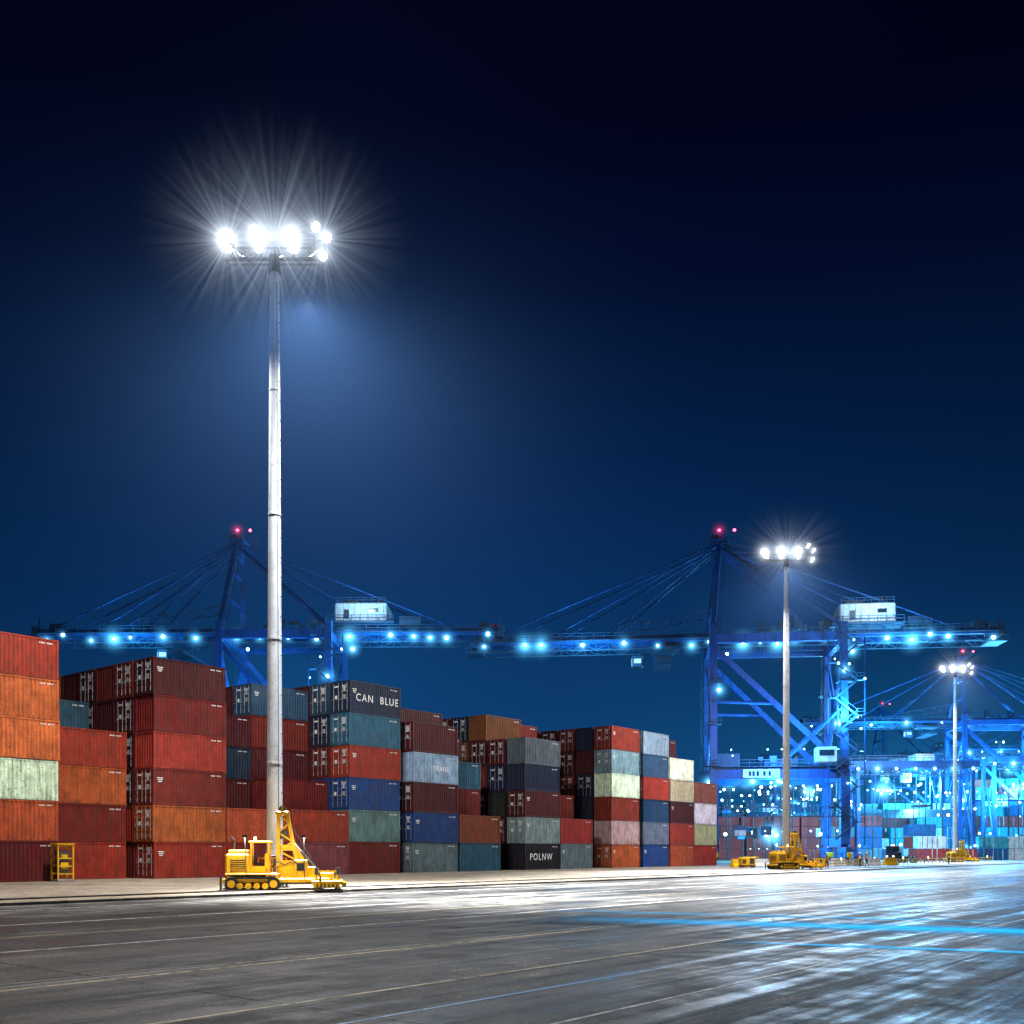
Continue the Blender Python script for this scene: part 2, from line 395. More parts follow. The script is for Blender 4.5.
def stack(t0,row,cols,h=2.62,texts={}):
    z=0.135
    for i,c in enumerate(cols):
        o=bpy.data.objects.new('shipping_container',random.choice(CM)); COL.objects.link(o)
        t=t0+random.uniform(-.05,.05); r=row*2.62+random.uniform(-.03,.04)
        p=P0+D*t-N*r; o.location=(p.x,p.y,z+.004*i); o.rotation_euler=(0,0,ANG+random.uniform(-.004,.004)); o.scale=(1,1,h/CH*.994)
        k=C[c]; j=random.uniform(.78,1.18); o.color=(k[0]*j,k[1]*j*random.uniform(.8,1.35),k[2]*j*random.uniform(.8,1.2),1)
        if i in texts:
            tx,sz,ox=texts[i]
            cu=bpy.data.curves.new('lettering','FONT'); cu.body=tx; cu.size=sz; cu.space_character=1.25; cu.offset=.008
            to=bpy.data.objects.new('tmp',cu); COL.objects.link(to)
            dg=bpy.context.evaluated_depsgraph_get(); me=bpy.data.meshes.new_from_object(to.evaluated_get(dg))
            bpy.data.objects.remove(to); me.materials.clear(); me.materials.append(M['decal'])
            lo=bpy.data.objects.new('lettering',me); COL.objects.link(lo); lo.parent=o
            lo.rotation_euler=(math.pi/2,0,0); lo.location=(ox,.022,CH/2-sz*.35)
        z+=h
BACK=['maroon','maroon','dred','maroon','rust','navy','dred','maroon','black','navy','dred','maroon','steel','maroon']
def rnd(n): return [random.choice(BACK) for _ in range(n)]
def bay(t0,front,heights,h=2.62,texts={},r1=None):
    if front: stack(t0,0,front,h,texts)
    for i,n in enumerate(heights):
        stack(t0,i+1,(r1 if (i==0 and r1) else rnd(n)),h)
bay(-8.5,['red','ored','ored','orange','ored','red'],[6,6,6,6])
bay(-2.25,['dred','ored','white','orange','ored','red'],[6,6,6,6])
bay(4.1,[],[4,4,5,5],r1=['red','dred','ored','red'])
bay(10.7,['red','ored','dred','red','dred','maroon'],[6,6,6,6,6],r1=['dred','red','maroon','maroon','maroon','dred'])
bay(16.9,['red','ored'],[2,5,5,5])
bay(23.0,['pink','red'],[3,6,6,6],2.66,r1=['maroon','navy','dred'])
bay(29.2,['dred','grey','blue','red','steel','navy'],[6,6,6,6,6],2.75,texts={5:('CAN  BLUE',.85,.7)},r1=['maroon','maroon','blue','dred','navy','steel'])
bay(36.9,['grey','blue','maroon','lgrey','maroon'],[5,5,6,6],2.75,texts={3:('TRANS',.6,2.6)})
bay(43.3,['steel','rust'],[4,5,6,6],2.72)
bay(53.4,['black','lgrey','maroon','navy','grey'],[5,6,6,6],2.75,texts={0:('POLNW',.95,.8)})
bay(59.7,['grey','red'],[3,5,6,6],2.75)
bay(69.7,['ored','beige','red','white','lgrey','red'],[6,6,6,6],2.75)
bay(76.7,['blue','grey','blue','red','steel','lgrey'],[6,6,6,6],2.75)
bay(83.2,['ored','red','maroon','beige','white'],[6,6,6],2.75)
bay(89.5,['red','beige','white','pink'],[4,4,5],2.75)

# ---------------------------------------------------------------- high mast floodlights
def mast(loc, H, W, full=True, beams=()):
    e=empty('floodlight_mast',loc)
    b=MB()
    n=5
    for i in range(n):
        z0=H*i/n; z1=H*(i+1)/n; r=lambda z:.44-.19*z/H
        b.cyl((0,0,z0),(0,0,z1),r(z0),r(z1),'pole',20)
        if i: b.cyl((0,0,z0-.06),(0,0,z0+.06),r(z0)+.015,r(z0)+.015,'pole',20)
    b.cyl((0,0,0),(0,0,.08),.8,.8,'dsteel',20)
    for i in range(10):
        t=i*math.pi/5; b.cyl((.66*math.cos(t),.66*math.sin(t),.05),(.66*math.cos(t),.66*math.sin(t),.22),.05,.05,'dsteel',6)
    b.box((0,-.42,1.3),(.35,.12,.9),'dsteel',bev=.03)
    for i in range(28): 
        z=3+i*1.05; b.box((0.43-.19*z/H,-.1,z),(.12,.05,.04),'dsteel')
    b.cyl((.30,-.32,1.5),(.17,-.2,H-1),.02,.02,'dsteel',6)
    b.obj('pole',parent=e)
    b=MB(); zt=H
    b.cyl((0,0,zt-.4),(0,0,zt+.5),.33,.28,'black',16)
    b.beam((-2.75,0,zt+.35),(2.75,0,zt+.35),.12,.14,'black')
    b.beam((-2.6,.5,zt+.35),(2.6,.5,zt+.35),.08,.08,'black')
    for x in (-2.6,-1.3,0,1.3,2.6): b.beam((x,0,zt+.35),(x,.5,zt+.35),.07,.07,'black')
    b.beam((-2.3,0,zt+.95),(2.5,0,zt+.95),.08,.08,'black')
    for x in (-2.3,-1,1,2.5): b.beam((x,0,zt+.35),(x,0,zt+.95),.07,.07,'black')
    b.cyl((0,0,zt+.5),(0,0,zt+2.0),.03,.01,'black',6)
    b.obj('head_frame',parent=e)
    lamps=[(-2.5,-.35,1.15,1.35),(-2.3,-.5,.7,.8),(-.8,-.6,1.25,1.35),(-.7,-.5,.7,.85),(1.05,-.6,1.2,1.4),(1.15,-.5,.65,.85),(2.25,-.4,1.85,.7),(2.85,-.3,1.35,.8),(2.65,-.45,.3,.9),(-1.9,.5,1.0,0),(0.1,.6,1.0,0),(1.9,.5,1.0,0)]
    b=MB()
    for x,y,z,q in lamps:
        p=Vector((x,y,zt+z)); o=Vector((x*.25,y*1.1,0)).normalized()
        d=(o*.8+Vector((0,0,-.6))).normalized(); k=.75 if q<1 else 1.1
        b.cyl(p-d*.3,p,.16*k,.34*k,'black',12); b.cyl(p,p+d*.05,.36*k,.36*k,'black',12); b.cyl(p+d*.052,p+d*.07,.32*k,.32*k,'lamp_w',14)
        b.beam((x*.95,0,zt+.4),p-d*.15,.06,.06,'black')
    b.obj('floodlights',parent=e)
    for x,y,z,q in lamps:
        if q: halo(e,(x,y-.1,zt+z),1.7*q,'halo_lamp','lamp_bloom')
    if full:
        for x,z in ((-2.4,1.1),(.1,1.15),(2.6,1.2)): halo(e,(x,-.4,zt+z),6.8 if abs(x)<2 else 5.6,'halo_star','starburst_glow')
        halo(e,(1.8,0,zt-2.0),23,'halo_big','painted_glow',(1.1,1,1))
    else:
        halo(e,(.1,-.3,zt+1.0),7.0,'halo_star','starburst_glow',(1.15,1,.85))
        halo(e,(0.5,0,zt-.5),16,'halo_big','painted_glow')
    for az in (35,145,215,325):
        a=math.radians(az); dx,dy=math.cos(a),math.sin(a)
        spot(e,(dx*3.0,dy*1.7,zt+.2),(dx,dy,-.95),W*.40,(1.0,.97,.93),.25,142,.3)
    for tgt,w,cone in beams:
        o=Vector((1.5,-1.7,zt+.2)); spot(e,o,Vector(tgt)-(Vector(loc)+o),w,(.96,.98,1.0),.25,cone,.9)
    return e
mast((-12.75,55,.13),33.4,85000,True,(((-1,52,0),520000,58),((14,71,0),420000,50)))
mast((30.0,112,.13),33.4,92000,False,(((21,92,0),520000,54),((44,100,0),260000,54)))
mast((79.2,183,.13),33.4,80000,False,(((75,165,0),150000,70),))

# ---------------------------------------------------------------- yellow service machine at mast base
def wheel(b,c,r,w):
    x,y,z=c
    b.cyl((x,y-w/2,z),(x,y+w/2,z),r,r,'black',18); b.cyl((x,y-w/2-.02,z),(x,y+w/2+.02,z),r*.5,r*.5,'yellow',12); b.cyl((x,y-w/2-.05,z),(x,y+w/2+.05,z),r*.2,r*.2,'dsteel',8)
def machine(loc, rz=0.0, sc=1.0, fill_w=0):
    b=MB(); Y='yellow'; K='dsteel'
    b.box((-.2,0,.52),(5.4,1.9,.22),Y,bev=.05); b.box((-.2,0,.38),(5.0,1.2,.14),K)
    for y in (-.98,.98):
        xa,xb=-2.45,-.35
        b.box(((xa+xb)/2,y,.64),(xb-xa,.36,.07),'black'); b.box(((xa+xb)/2,y,.04),(xb-xa,.36,.07),'black')
        for x in (xa,xb): b.cyl((x,y-.18,.34),(x,y+.18,.34),.335,.335,'black',16); b.cyl((x,y-.2,.34),(x,y+.2,.34),.2,.2,Y,12)
        for i in range(4): b.cyl((xa+.42+i*.42,y-.19,.24),(xa+.42+i*.42,y+.19,.24),.16,.16,Y,12)
        for i in range(12): b.box((xa+.1+i*.175,y,.69),(.07,.38,.04),K)
        b.box(((xa+xb)/2,y,.85),(2.7,.44,.06),Y,bev=.02)
    b.box((-2.15,0,1.3),(1.25,1.7,1.2),Y,bev=.09); b.box((-2.15,-.1,1.98),(1.0,1.3,.22),Y,bev=.06)
    for i in range(6): b.box((-2.15,-.865,1.0+i*.11),(.75,.03,.05),'black')
    for i in range(5): b.box((-2.79,0,.95+i*.13),(.03,1.1,.06),'black')
    b.box((-1.75,-.87,1.3),(.02,.02,1.0),'black')
    b.cyl((-2.45,.4,2.0),(-2.45,.4,2.6),.07,.07,K,10); b.cyl((-2.45,.4,2.6),(-2.6,.4,2.75),.07,.06,K,10)
    b.box((-1.15,0,.95),(.8,1.5,.6),Y,bev=.05); b.box((-1.05,0,1.35),(.5,.55,.14),'black',bev=.04); b.box((-1.32,0,1.65),(.12,.55,.6),'black',bev=.04)
    for x in (-1.5,-.62):
        for y in (-.68,.68): b.beam((x,y,.7),(x,y,2.45),.08,.08,Y)
    b.box((-1.06,0,2.5),(1.15,1.6,.1),Y,bev=.04); b.box((-1.3,-.6,2.66),(.14,.14,.22),'warm',bev=.03)
    b.box((-.72,-.3,1.5),(.2,.8,.8),Y,bev=.04); b.box((-.6,-.3,1.7),(.05,.5,.3),'black')
    for y in (-.4,.4):
        b.beam((-.15,y,.6),(-.15,y*.7,3.95),.16,.18,Y); b.beam((.95,y,.6),(.3,y*.7,3.95),.16,.18,Y)
        for i in range(7):
            a=i/7; c=(i+1)/7; L0=Vector((-.15,y,.6)).lerp(Vector((-.15,y*.7,3.95)),a if i%2 else c); R0=Vector((.95,y,.6)).lerp(Vector((.3,y*.7,3.95)),c if i%2 else a)
            b.beam(L0,R0,.06,.08,Y)
    for q,wd in ((1.4,.9),(2.2,.75)): b.box((.3-.02*q,-.42+q*.03,q),(wd,.06,.3),Y)
    b.box((.05,0,2.9),(.5,.5,.5),K,bev=.04)
    b.box((.05,0,4.0),(.7,.8,.2),Y,bev=.04); b.cyl((.05,-.35,4.22),(.05,.35,4.22),.17,.17,K,14); b.box((.05,0,4.22),(.12,.9,.26),Y)
    b.cyl((0,-.1,4.2),(1.8,-.1,1.15),.02,.02,K,6)
    b.beam((1.7,0,.6),(.6,0,2.3),.2,.24,Y); b.cyl((2.0,0,.75),(1.0,0,2.0),.09,.09,K,10); b.cyl((1.0,0,2.0),(.65,0,2.45),.05,.05,'gal',10)
    b.cyl((.35,-.55,1.05),(.35,.55,1.05),.32,.32,K,18)
    for y in (-.58,.58): b.cyl((.35,y-.04,1.05),(.35,y+.04,1.05),.46,.46,Y,18)
    b.box((1.0,-.35,1.1),(.7,.7,.95),Y,bev=.05); b.box((1.0,-.71,1.2),(.4,.03,.4),'black'); b.box((1.5,.2,.9),(.5,.8,.6),Y,bev=.04)
    b.box((2.35,0,.40),(1.6,2.3,.2),Y,bev=.03); b.box((2.3,0,.22),(1.3,1.9,.12),K)
    for i in range(7): b.box((1.75+i*.2,-1.22,.32),(.12,.24,.3),Y)
    for i in range(6): b.box((3.22,-.95+i*.38,.3),(.24,.14,.2),Y)
    for x in (1.8,2.9):
        for y in (-.95,.95): b.cyl((x,y,.06),(x,y,1.0),.07,.07,Y,8); b.cyl((x,y,0),(x,y,.06),.17,.17,K,12); b.cyl((x,y,.8),(x,y,1.15),.1,.1,K,8)
    b.beam((1.8,-.95,.95),(2.9,-.95,.95),.06,.06,Y); b.beam((1.8,.95,.95),(2.9,.95,.95),.06,.06,Y); b.box((2.35,0,.72),(.7,1.2,.4),Y,bev=.05)
    for x in (-2.95,2.0):
        for y in (-1.25,1.25): b.beam((x,y*.6,.5),(x,y,.5),.14,.14,Y); b.cyl((x,y,.03),(x,y,.75),.06,.06,K,8); b.cyl((x,y,0),(x,y,.05),.18,.18,K,10)
    b.rail((-2.7,.9,.65),(.2,.9,.65),Y,1.0,.7,.05)
    for q in range(3):
        pp=[Vector((-.5+.05*q,-.5,1.2)),Vector((-.2,-.75-.05*q,1.5)),Vector((.2,-.7,1.3)),Vector((.6,-.75-.04*q,1.55)),Vector((.95,-.72,1.3))]
        for a,c in zip(pp,pp[1:]): b.cyl(a,c,.025,.025,'black',6)
    if fill_w:  # added arms and heads to carry the fill lamps
        for x in (-1.7,1.2): b.beam((x,-.9,.6),(x,-2.1,2.7),.04,.04,K); b.box((x,-2.15,2.75),(.22,.12,.15),K)
    o=b.obj('yellow_service_machine',loc,rz); o.scale=(sc,)*3
    if fill_w:  # added lamps that brighten the machine's unlit front
        for x in (-1.7,1.2): spot(o,(x,-2.25,2.6),(.1,1,-.5),fill_w,(1.0,.93,.8),.08,150,.6,'added_fill_lamp')
    return o
machine((-11.7,52.0,.13),math.radians(10),.97,200)
machine((30.2,109.6,.13),math.radians(20),.95)
machine((79.2,180.5,.13),math.radians(10),.9)

# ---------------------------------------------------------------- yellow utility cabinet between stacks
b=MB(); b.box((0,0,.08),(1.1,.9,.16),'concrete',bev=.02); b.box((0,0,1.25),(.78,.55,1.5),'dsteel',bev=.04)
for x in (-.5,.5):
    for y in (-.4,.4): b.beam((x,y,.1),(x,y,2.35),.09,.09,'yellow')
for z in (.5,1.0,1.5,2.3):
    for y in (-.4,.4): b.beam((-.5,y,z),(.5,y,z),.06,.07,'yellow')
    for x in (-.5,.5): b.beam((x,-.4,z+.06),(x,.4,z+.06),.06,.07,'yellow')
b.box((0,0,2.4),(1.2,1.0,.08),'yellow',bev=.02); b.box((0,-.29,1.6),(.4,.03,.3),'yellow'); b.box((0,-.29,1.0),(.5,.03,.5),'yellow')
p=P0+D*3.4+N*1.2; b.obj('utility_cabinet',(p.x,p.y,.13),ANG)

# ---------------------------------------------------------------- ship-to-shore gantry cranes
def crane(loc, rz, Lr, Rr, G=22, bh=40.5, ah=60.5, seed=1, power=30000, detail=True):
    rr=random.Random(seed)
    e=empty('gantry_crane',loc,rz); K='crane'; Z=bh; w=8.5
    b=MB()
    for x in (0,G):
        for y in (-w,w):
            b.beam((x,y,3.2),(x,y,16),1.5,1.7,K); b.beam((x,y,16),(x,y*.86,Z+1.2),1.2,1.3,K)
            if detail:
                b.truss((x-1.2,y-.9,16),(x-1.2,y*.86-.9,Z),.6,'cranedk',14,Vector((1,0,0)),.06)
                for z in (8,16.8,24,31): b.box((x,y,z),(2.6,2.6,.12),'cranedk'); b.rail((x-1.3,y-1.3,z),(x+1.3,y-1.3,z),'cranedk',1.1,1,.07)
        b.beam((x,-w,3.6),(x,w,3.6),1.2,1.6,K); b.beam((x,-w,15.5),(x,w,15.5),1.1,1.6,K); b.beam((x,-w*.86,Z-1.5),(x,w*.86,Z-1.5),1.1,1.5,K)
    for y in (-w,w):
        b.beam((0,y,15.5),(G,y,15.5),1.3,2.0,K); b.beam((0,y*.86,Z-1.2),(G,y*.86,Z-1.2),1.1,1.5,K)
        b.beam((0.4,y*.88,Z-3),(G-.6,y,17),.8,.9,K)
        b.cyl((0,y,28),(9.8,y*.93,27.6),.3,.3,K,8)
        if detail: b.cyl((G,y,27),(G*.5,y,16.5),.28,.28,K,8)
    for x in (0,G): b.cyl((x,-w*.9,Z-3),(x,w,17),.3,.3,K,8); b.cyl((x,w*.9,Z-3),(x,-w,17),.3,.3,K,8)
    ax=1.5
    for s in (-1,1):
        b.beam((0,s*w*.86,Z),(ax,s*1.6,ah),.85,.95,K)
        b.beam((G,s*w*.86,Z+.5),(ax+.4,s*1.6,ah-.8),.5,.55,K)
    for q in (.35,.65,.85):
        y=w*.86*(1-q)+1.6*q; b.beam((ax*q,-y,Z+(ah-Z)*q),(ax*q,y,Z+(ah-Z)*q),.5,.6,K)
    b.truss((.6,-w*.86-.5,Z),(ax+.5,-2.2,ah),.7,'cranedk',12,Vector((1,0,0)),.07)
    b.box((ax,0,ah+.2),(2.6,4.4,.9),K); b.box((ax,0,ah+1.1),(1.2,1.8,.9),'cranedk')
    for y in (-1.4,0,1.4): b.cyl((ax-.8,y-.2,ah+.9),(ax-.8,y+.2,ah+.9),.75,.75,'cranedk',14)
    for y in (-2.4,2.4): b.rail((ax-2.6,y,ah+.7),(ax+2.6,y,ah+.7),'cranedk',1.1,1.3,.1)
    b.cyl((ax,0,ah+1.5),(ax,0,ah+4.2),.08,.04,'cranedk',6)
    b.obj('frame',parent=e)
    b=MB()
    for y in (-3,3):
        b.beam((-Lr,y,Z),(Rr,y,Z),.8,1.1,K)
        b.beam((-Lr,y*1.28,Z-.2),(Rr,y*1.28,Z-.2),.9,.1,'cranedk')
        b.rail((-Lr,y*1.42,Z-.15),(Rr,y*1.42,Z-.15),'cranedk',1.2,2.0,.09)
        b.truss((-Lr,y*.8,Z-1.7),(Rr,y*.8,Z-1.7),1.2,'cranedk',int((Lr+Rr)/2.2),Vector((0,0,1)),.13)
    x=-Lr; 
    while x<Rr: b.beam((x,-3,Z+.2),(x,3,Z+.2),.45,.7,K); x+=7
    for xe in (-Lr,Rr):
        b.box((xe,0,Z+.1),(1.2,7.6,1.8),'cranedk'); b.box((xe,0,Z-1.6),(3.0,5,.3),'cranedk'); b.rail((xe-1.5,-2.8,Z-1.5),(xe+1.5,-2.8,Z-1.5),'cranedk',1.2,1,.1)
        s=-1 if xe<0 else 1
        b.box((xe-s*3,-1,Z+1.3),(2.0,2.4,1.2),'cranedk'); b.beam((xe,-2,Z+1),(xe,-2,Z+3),.2,.2,'cranedk')
        b.box((xe-s*1.2,1,Z+1.4),(1.0,1.4,1.4),'red' if xe>0 else 'cranedk')
    for s in (-1,1):
        T=Vector((ax,s*1.6,ah))
        for q in (.42,.66,.92): b.cyl(T,(-Lr*q,s*3,Z+.8),.15,.15,K,6)
        b.cyl((ax,s*1.2,ah-1),(-Lr*.45,s*2.6,Z+.9),.07,.07,'cranedk',5)
        b.cyl(T,(G+ (Rr-G)*.72,s*3,Z+.8),.15,.15,K,6); b.cyl(T,(G+(Rr-G)*.3,s*3,Z+.8),.11,.11,K,6)
    hx=G+5
    b.box((hx,0,Z+3.6),(9.5,6.4,3.4),'white',bev=.2); b.box((hx,0,Z+1.6),(12.5,8.2,.3),'cranedk'); b.rail((hx-6,-4,Z+1.7),(hx+6,-4,Z+1.7),'cranedk',1.2,1.5,.1)
    for i in range(9): b.box((hx-4.2+i*1.05,-3.22,Z+3.6),(.05,.05,3.0),'concrete')
    b.box((hx-2.6,-3.23,Z+3.2),(.9,.08,1.7),'dsteel'); b.box((hx+2.4,-3.23,Z+3.9),(1.6,.08,.7),'glass')
    b.box((hx-2,0,Z+5.8),(3,2.5,.9),'dsteel',bev=.1); b.cyl((hx+3,0,Z+5.2),(hx+3,0,Z+7.0),.5,.5,'dsteel',10)
    b.rail((hx-4.5,-3,Z+5.3),(hx+4.5,-3,Z+5.3),'cranedk',1.0,1.2,.07)
    b.box((hx+9,0,Z+2.0),(4.2,5.2,2.0),'cranedk',bev=.1)
    for i in range(14): b.box((G-13+i*1.15,rr.uniform(-2,2),Z+rr.uniform(1.0,2.6)),(rr.uniform(.5,1.2),rr.uniform(.8,2),rr.uniform(.5,2.6)),'cranedk')
    b.truss((-16,-3.2,Z+.8),(0,-3.2,Z+3.4),1.6,'cranedk',9,Vector((0,0,1)),.12)
    b.obj('boom',parent=e)
    b=MB()
    tx=-8.5
    b.box((tx,0,Z-1.6),(6,5.6,.6),'cranedk'); b.box((tx+1.5,0,Z-.4),(2.4,3.6,1.6),'cranedk'); b.box((tx-4.6,1.5,Z-3.3),(2.0,2.0,2.1),'cranedk',bev=.15)
    b.box((tx-5.65,1.5,Z-3.4),(.08,1.6,1.2),'win'); b.box((tx-4.6,.45,Z-3.3),(1.3,.08,.8),'win')
    for i in range(-1,2,2):
        for j in (-1,1): b.cyl((tx+i*2,j*1.5,Z-1.8),(tx+i*1.2,j*.9,Z-3.6),.06,.06,'cranedk',5)
    b.box((tx,0,Z-4),(3.0,12,.5),'cranedk'); b.box((tx,0,Z-3.6),(2.0,3,.6),'cranedk')
    b.obj('trolley',parent=e)
    b=MB()
    for x in (0,G):
        for y in (-w,w):
            b.beam((x,y-3.6,2.2),(x,y+3.6,2.2),1.0,1.0,K)
            for q in (-2.6,-.9,.9,2.6):
                b.cyl((x-.3,y+q,.55),(x+.3,y+q,.55),.5,.5,'dsteel',12)
            for q in (-1.75,1.75): b.box((x,y+q,1.3),(.9,2.6,.8),K,bev=.08)
            b.box((x,y-4.2,1.4),(.9,.5,.9),'yellow',bev=.1)
    z=4; s=1; y=-w-1.6
    while z<Z-2:
        b.beam((G-1.8*s,y,z),(G+1.8*s,y,z+3),.12,.3,'cranedk'); b.beam((G-1.8*s,y,z+1),(G+1.8*s,y,z+4),.07,.07,'cranedk')
        b.box((G+2.2*s,y,z+3),(1.2,1.4,.12),'cranedk'); b.rail((G+2.2*s-.6,y-.6,z+3),(G+2.2*s+.6,y-.6,z+3),'cranedk',1.1,.6,.07)
        z+=3; s=-s
    for x in (G-3,G+3): b.beam((x,y,3),(x,y,Z-2),.16,.16,K)
    for yy in (-w,w):
        b.rail((0,yy-.7,16.6),(G,yy-.7,16.6),'cranedk',1.2,2,.09); b.box((G/2,yy-.8,16.55),(G,.8,.1),'cranedk')
    b.box((8,-w-.75,15.4),(6.2,.12,1.5),'white'); 
    for i,q in enumerate((-1.9,-1.3,-.6,.5,1.4)): b.box((8+q,-w-.83,15.4),(.4,.04,.8),'navy')
    b.box((G-3.4,-w-1.2,18.4),(3.4,2.6,2.6),'white',bev=.15); b.box((G-3.4,-w-2.55,18.7),(2.4,.06,1.0),'glass')
    b.box((3,0,18),(4,5,3.2),'cranedk',bev=.15); b.box((12,2,17.6),(5,4,2),'cranedk',bev=.15)
    if detail:
        for i in range(26):
            x=rr.uniform(-1,G+1); y=rr.choice((-w,w,-w+2)); z=rr.choice((4.8,16.9,17.2,9))
            b.box((x,y-rr.uniform(0,1.5),z+rr.uniform(0,1)),(rr.uniform(.4,2),rr.uniform(.4,1.2),rr.uniform(.5,2.2)),rr.choice(('cranedk','crane','dsteel','white')))
        b.truss((0,-w-.5,8),(G,-w-.5,8),1.6,'cranedk',10,Vector((0,0,1)),.16)
    b.cyl((-2.2,-w+3,5.6),(-1.3,-w+3,5.6),2.4,2.4,'cranedk',20)
    b.obj('portal_fittings',parent=e)
    b=MB(); x=-Lr+2
    lam=[]
    while x<Rr-1:
        y=-3.4; lam.append((x,y,Z-1.3+rr.uniform(-.2,.9))); x+=rr.choice((3.0,4.2,5.2,6.0,7.5) if detail else (7,10))
    for p in lam:
        b.box((p[0],p[1],p[2]+.34),(.7,.5,.12),'dsteel'); b.ball(p,.24 if rr.random()<.6 else .34,'lamp_c',8)
    extra=[(-.8,-w,14.0),(G+.9,-w,14.0),(G*.5,-w,14.1),(G-.9,-w,24),(G,-w,33),(.9,-w,30),(G*.3,-w,14.1),(G+3,0,Z-2.5),(3,0,Z-2.5),(G-4,-w,5),(2,-w,5)]
    for i in range(22 if detail else 14): extra.append((rr.uniform(G-3,G+4),-w-rr.uniform(1,2.5),rr.uniform(6,Z-2)) if i%2 else (rr.uniform(-1,G+1),-w-1,rr.choice((5.5,13.8,18.5,19.5))))
    for i,p in enumerate(extra): b.ball(p,.3 if i<11 else rr.uniform(.1,.22),'lamp_c',8)
    for p in ((ax,-1.5,ah+2.3),(ax+2.6,-2.4,ah+2.0)): b.ball(p,.28,'lamp_r',8)
    b.obj('lamps',parent=e)
    for i,p in enumerate(lam):
        if detail or i%2: halo(e,p,rr.choice((1.7,2.1,2.6,3.6)) if detail else 3.2,'halo_c','lamp_bloom')
    for p in extra[:8]: halo(e,p,2.6,'halo_c','lamp_bloom')
    for p in ((ax,-1.5,ah+2.3),): halo(e,p,2.0,'halo_r','beacon_bloom')
    L=[((G/2,-w-6,20),.6,(.05,.36,1.0)),((G/2,0,8),1.2,(.06,.55,1.0)),((-Lr*.5,-7,Z-5),.4,(.05,.5,1.0)),((G+10,-8,Z-4),.35,(.05,.5,1.0)),((G,-12,26),.55,(.05,.45,1.0))]
    if detail: L.append(((G+6,-10,Z+5),.12,(.45,.75,1.0)))  # added fill to brighten the machinery house, no fixture there
    for p,q,cc in L: plight(e,p,power*q,cc,.5)
    return e
crane((36.0,186,0),math.radians(-7),43,49,22,40.3,57.5,3,power=34000)
crane((-52.0,190,0),math.radians(-1),35,50,19.5,42.0,58.8,9,power=28000)
crane((130,300,0),math.radians(-5),44,60,22,40,58,5,power=65000,detail=False)
crane((150,420,0),math.radians(-3),48,60,22,40,60,6,power=65000,detail=False)
crane((215,400,0),math.radians(-3),48,60,22,42,62,8,power=65000,detail=False)

# rubber-tyred yard gantries
def yard_gantry(loc,rz,W=24,H=20,lit=True):
    b=MB(); K='crane'
    for x in (0,W):
        for y in (-4,4):
            b.beam((x,y,1.6),(x,y*.8,H),.7,.8,K)
            b.box((x,y,1.2),(1.2,2.4,.8),K,bev=.1)
            for q in (-.7,.7): b.cyl((x-.3,y+q,.75),(x+.3,y+q,.75),.75,.75,'black',14)
        b.beam((x,-4,2.2),(x,4,2.2),.6,.8,K); b.cyl((x,-4,3),(x,3.4,H-1),.18,.18,K,6); b.cyl((x,4,3),(x,-3.4,H-1),.18,.18,K,6)
    for y in (-3.2,3.2):
        b.beam((-1.5,y,H+.6),(W+1.5,y,H+.6),.8,1.4,K); b.rail((-1.5,y*1.2,H+1.3),(W+1.5,y*1.2,H+1.3),'cranedk',1.1,1.6,.1)
        b.truss((0,y,H-1.6),(W,y,H-1.6),1.4,'cranedk',12,Vector((0,0,1)),.14)
    b.box((W*.6,0,H+2),(4,5,1.8),'white',bev=.15); b.box((W*.45,-1,H-2.2),(1.8,1.8,2.0),'white',bev=.1); b.box((W*.45,-1.95,H-2.2),(1.4,.06,1.0),'win')
    for j in (-1,1): b.cyl((W*.6+j,0,H),(W*.6+j,0,H-8),.06,.06,'cranedk',5)
    b.box((W*.6,0,H-8.2),(2.4,6,.4),'dsteel')
    for i in range(7): b.ball((W*i/6,-3.8,H-.4),.3,'lamp_c',8)
    for x in (0,W): b.ball((x,-4.7,H*.55),.22,'lamp_k',8); b.ball((x,-4.7,3.2),.2,'lamp_k',8)
    o=b.obj('yard_gantry',loc,rz)
    for i in (1,5): halo(o,(W*i/6,-3.8,H-.4),2.6,'halo_c','lamp_bloom')
    if lit: plight(o,(W/2,-3,H-3),35000,(.05,.5,1.0),.5)
yard_gantry((74,222,0),-.05); yard_gantry((108,232,0),-.1,24,22); yard_gantry((88,275,0),0,26,24,False); yard_gantry((150,275,0),-.05,26,24); yard_gantry((125,215,0),.05,24,20,False); yard_gantry((66,262,0),.1,22,19,False); yard_gantry((118,330,0),0,30,28,False)

# ---------------------------------------------------------------- container ship at the far quay
M['s1']=paint('ship_box_a',(.05,.42,.52),.5); M['s2']=paint('ship_box_b',(.7,.78,.8),.5); M['s3']=paint('ship_box_c',(.015,.12,.3),.5); M['s4']=paint('ship_box_d',(.45,.05,.04),.5); M['s5']=paint('ship_box_e',(.12,.24,.28),.5)
def boxes(b, x0,x1,y0,y1,z0,lev,rr,keys,lx=6.1,ly=2.5,lz=2.6):
    x=x0
    while x<x1:
        y=y0
        while y<y1:
            n=rr.randint(max(1,lev-2),lev)
            for i in range(n):
                b.box((x+lx/2,y+ly/2,z0+lz*(i+.5)),(lx-.12,ly-.1,lz-.12),rr.choice(keys))
                if y==y0:
                    for q in range(1,6): b.box((x+lx*q/6,y+.03,z0+lz*(i+.5)),(.12,.04,lz-.3),rr.choice(keys))
            y+=ly
        x+=lx+.35
rr=random.Random(4)
e=empty('container_ship',(142,335,0),math.radians(-3))
b=MB()
hp=[(-6,0),(0,-13),(10,-16),(150,-16),(150,16),(10,16),(0,13)]
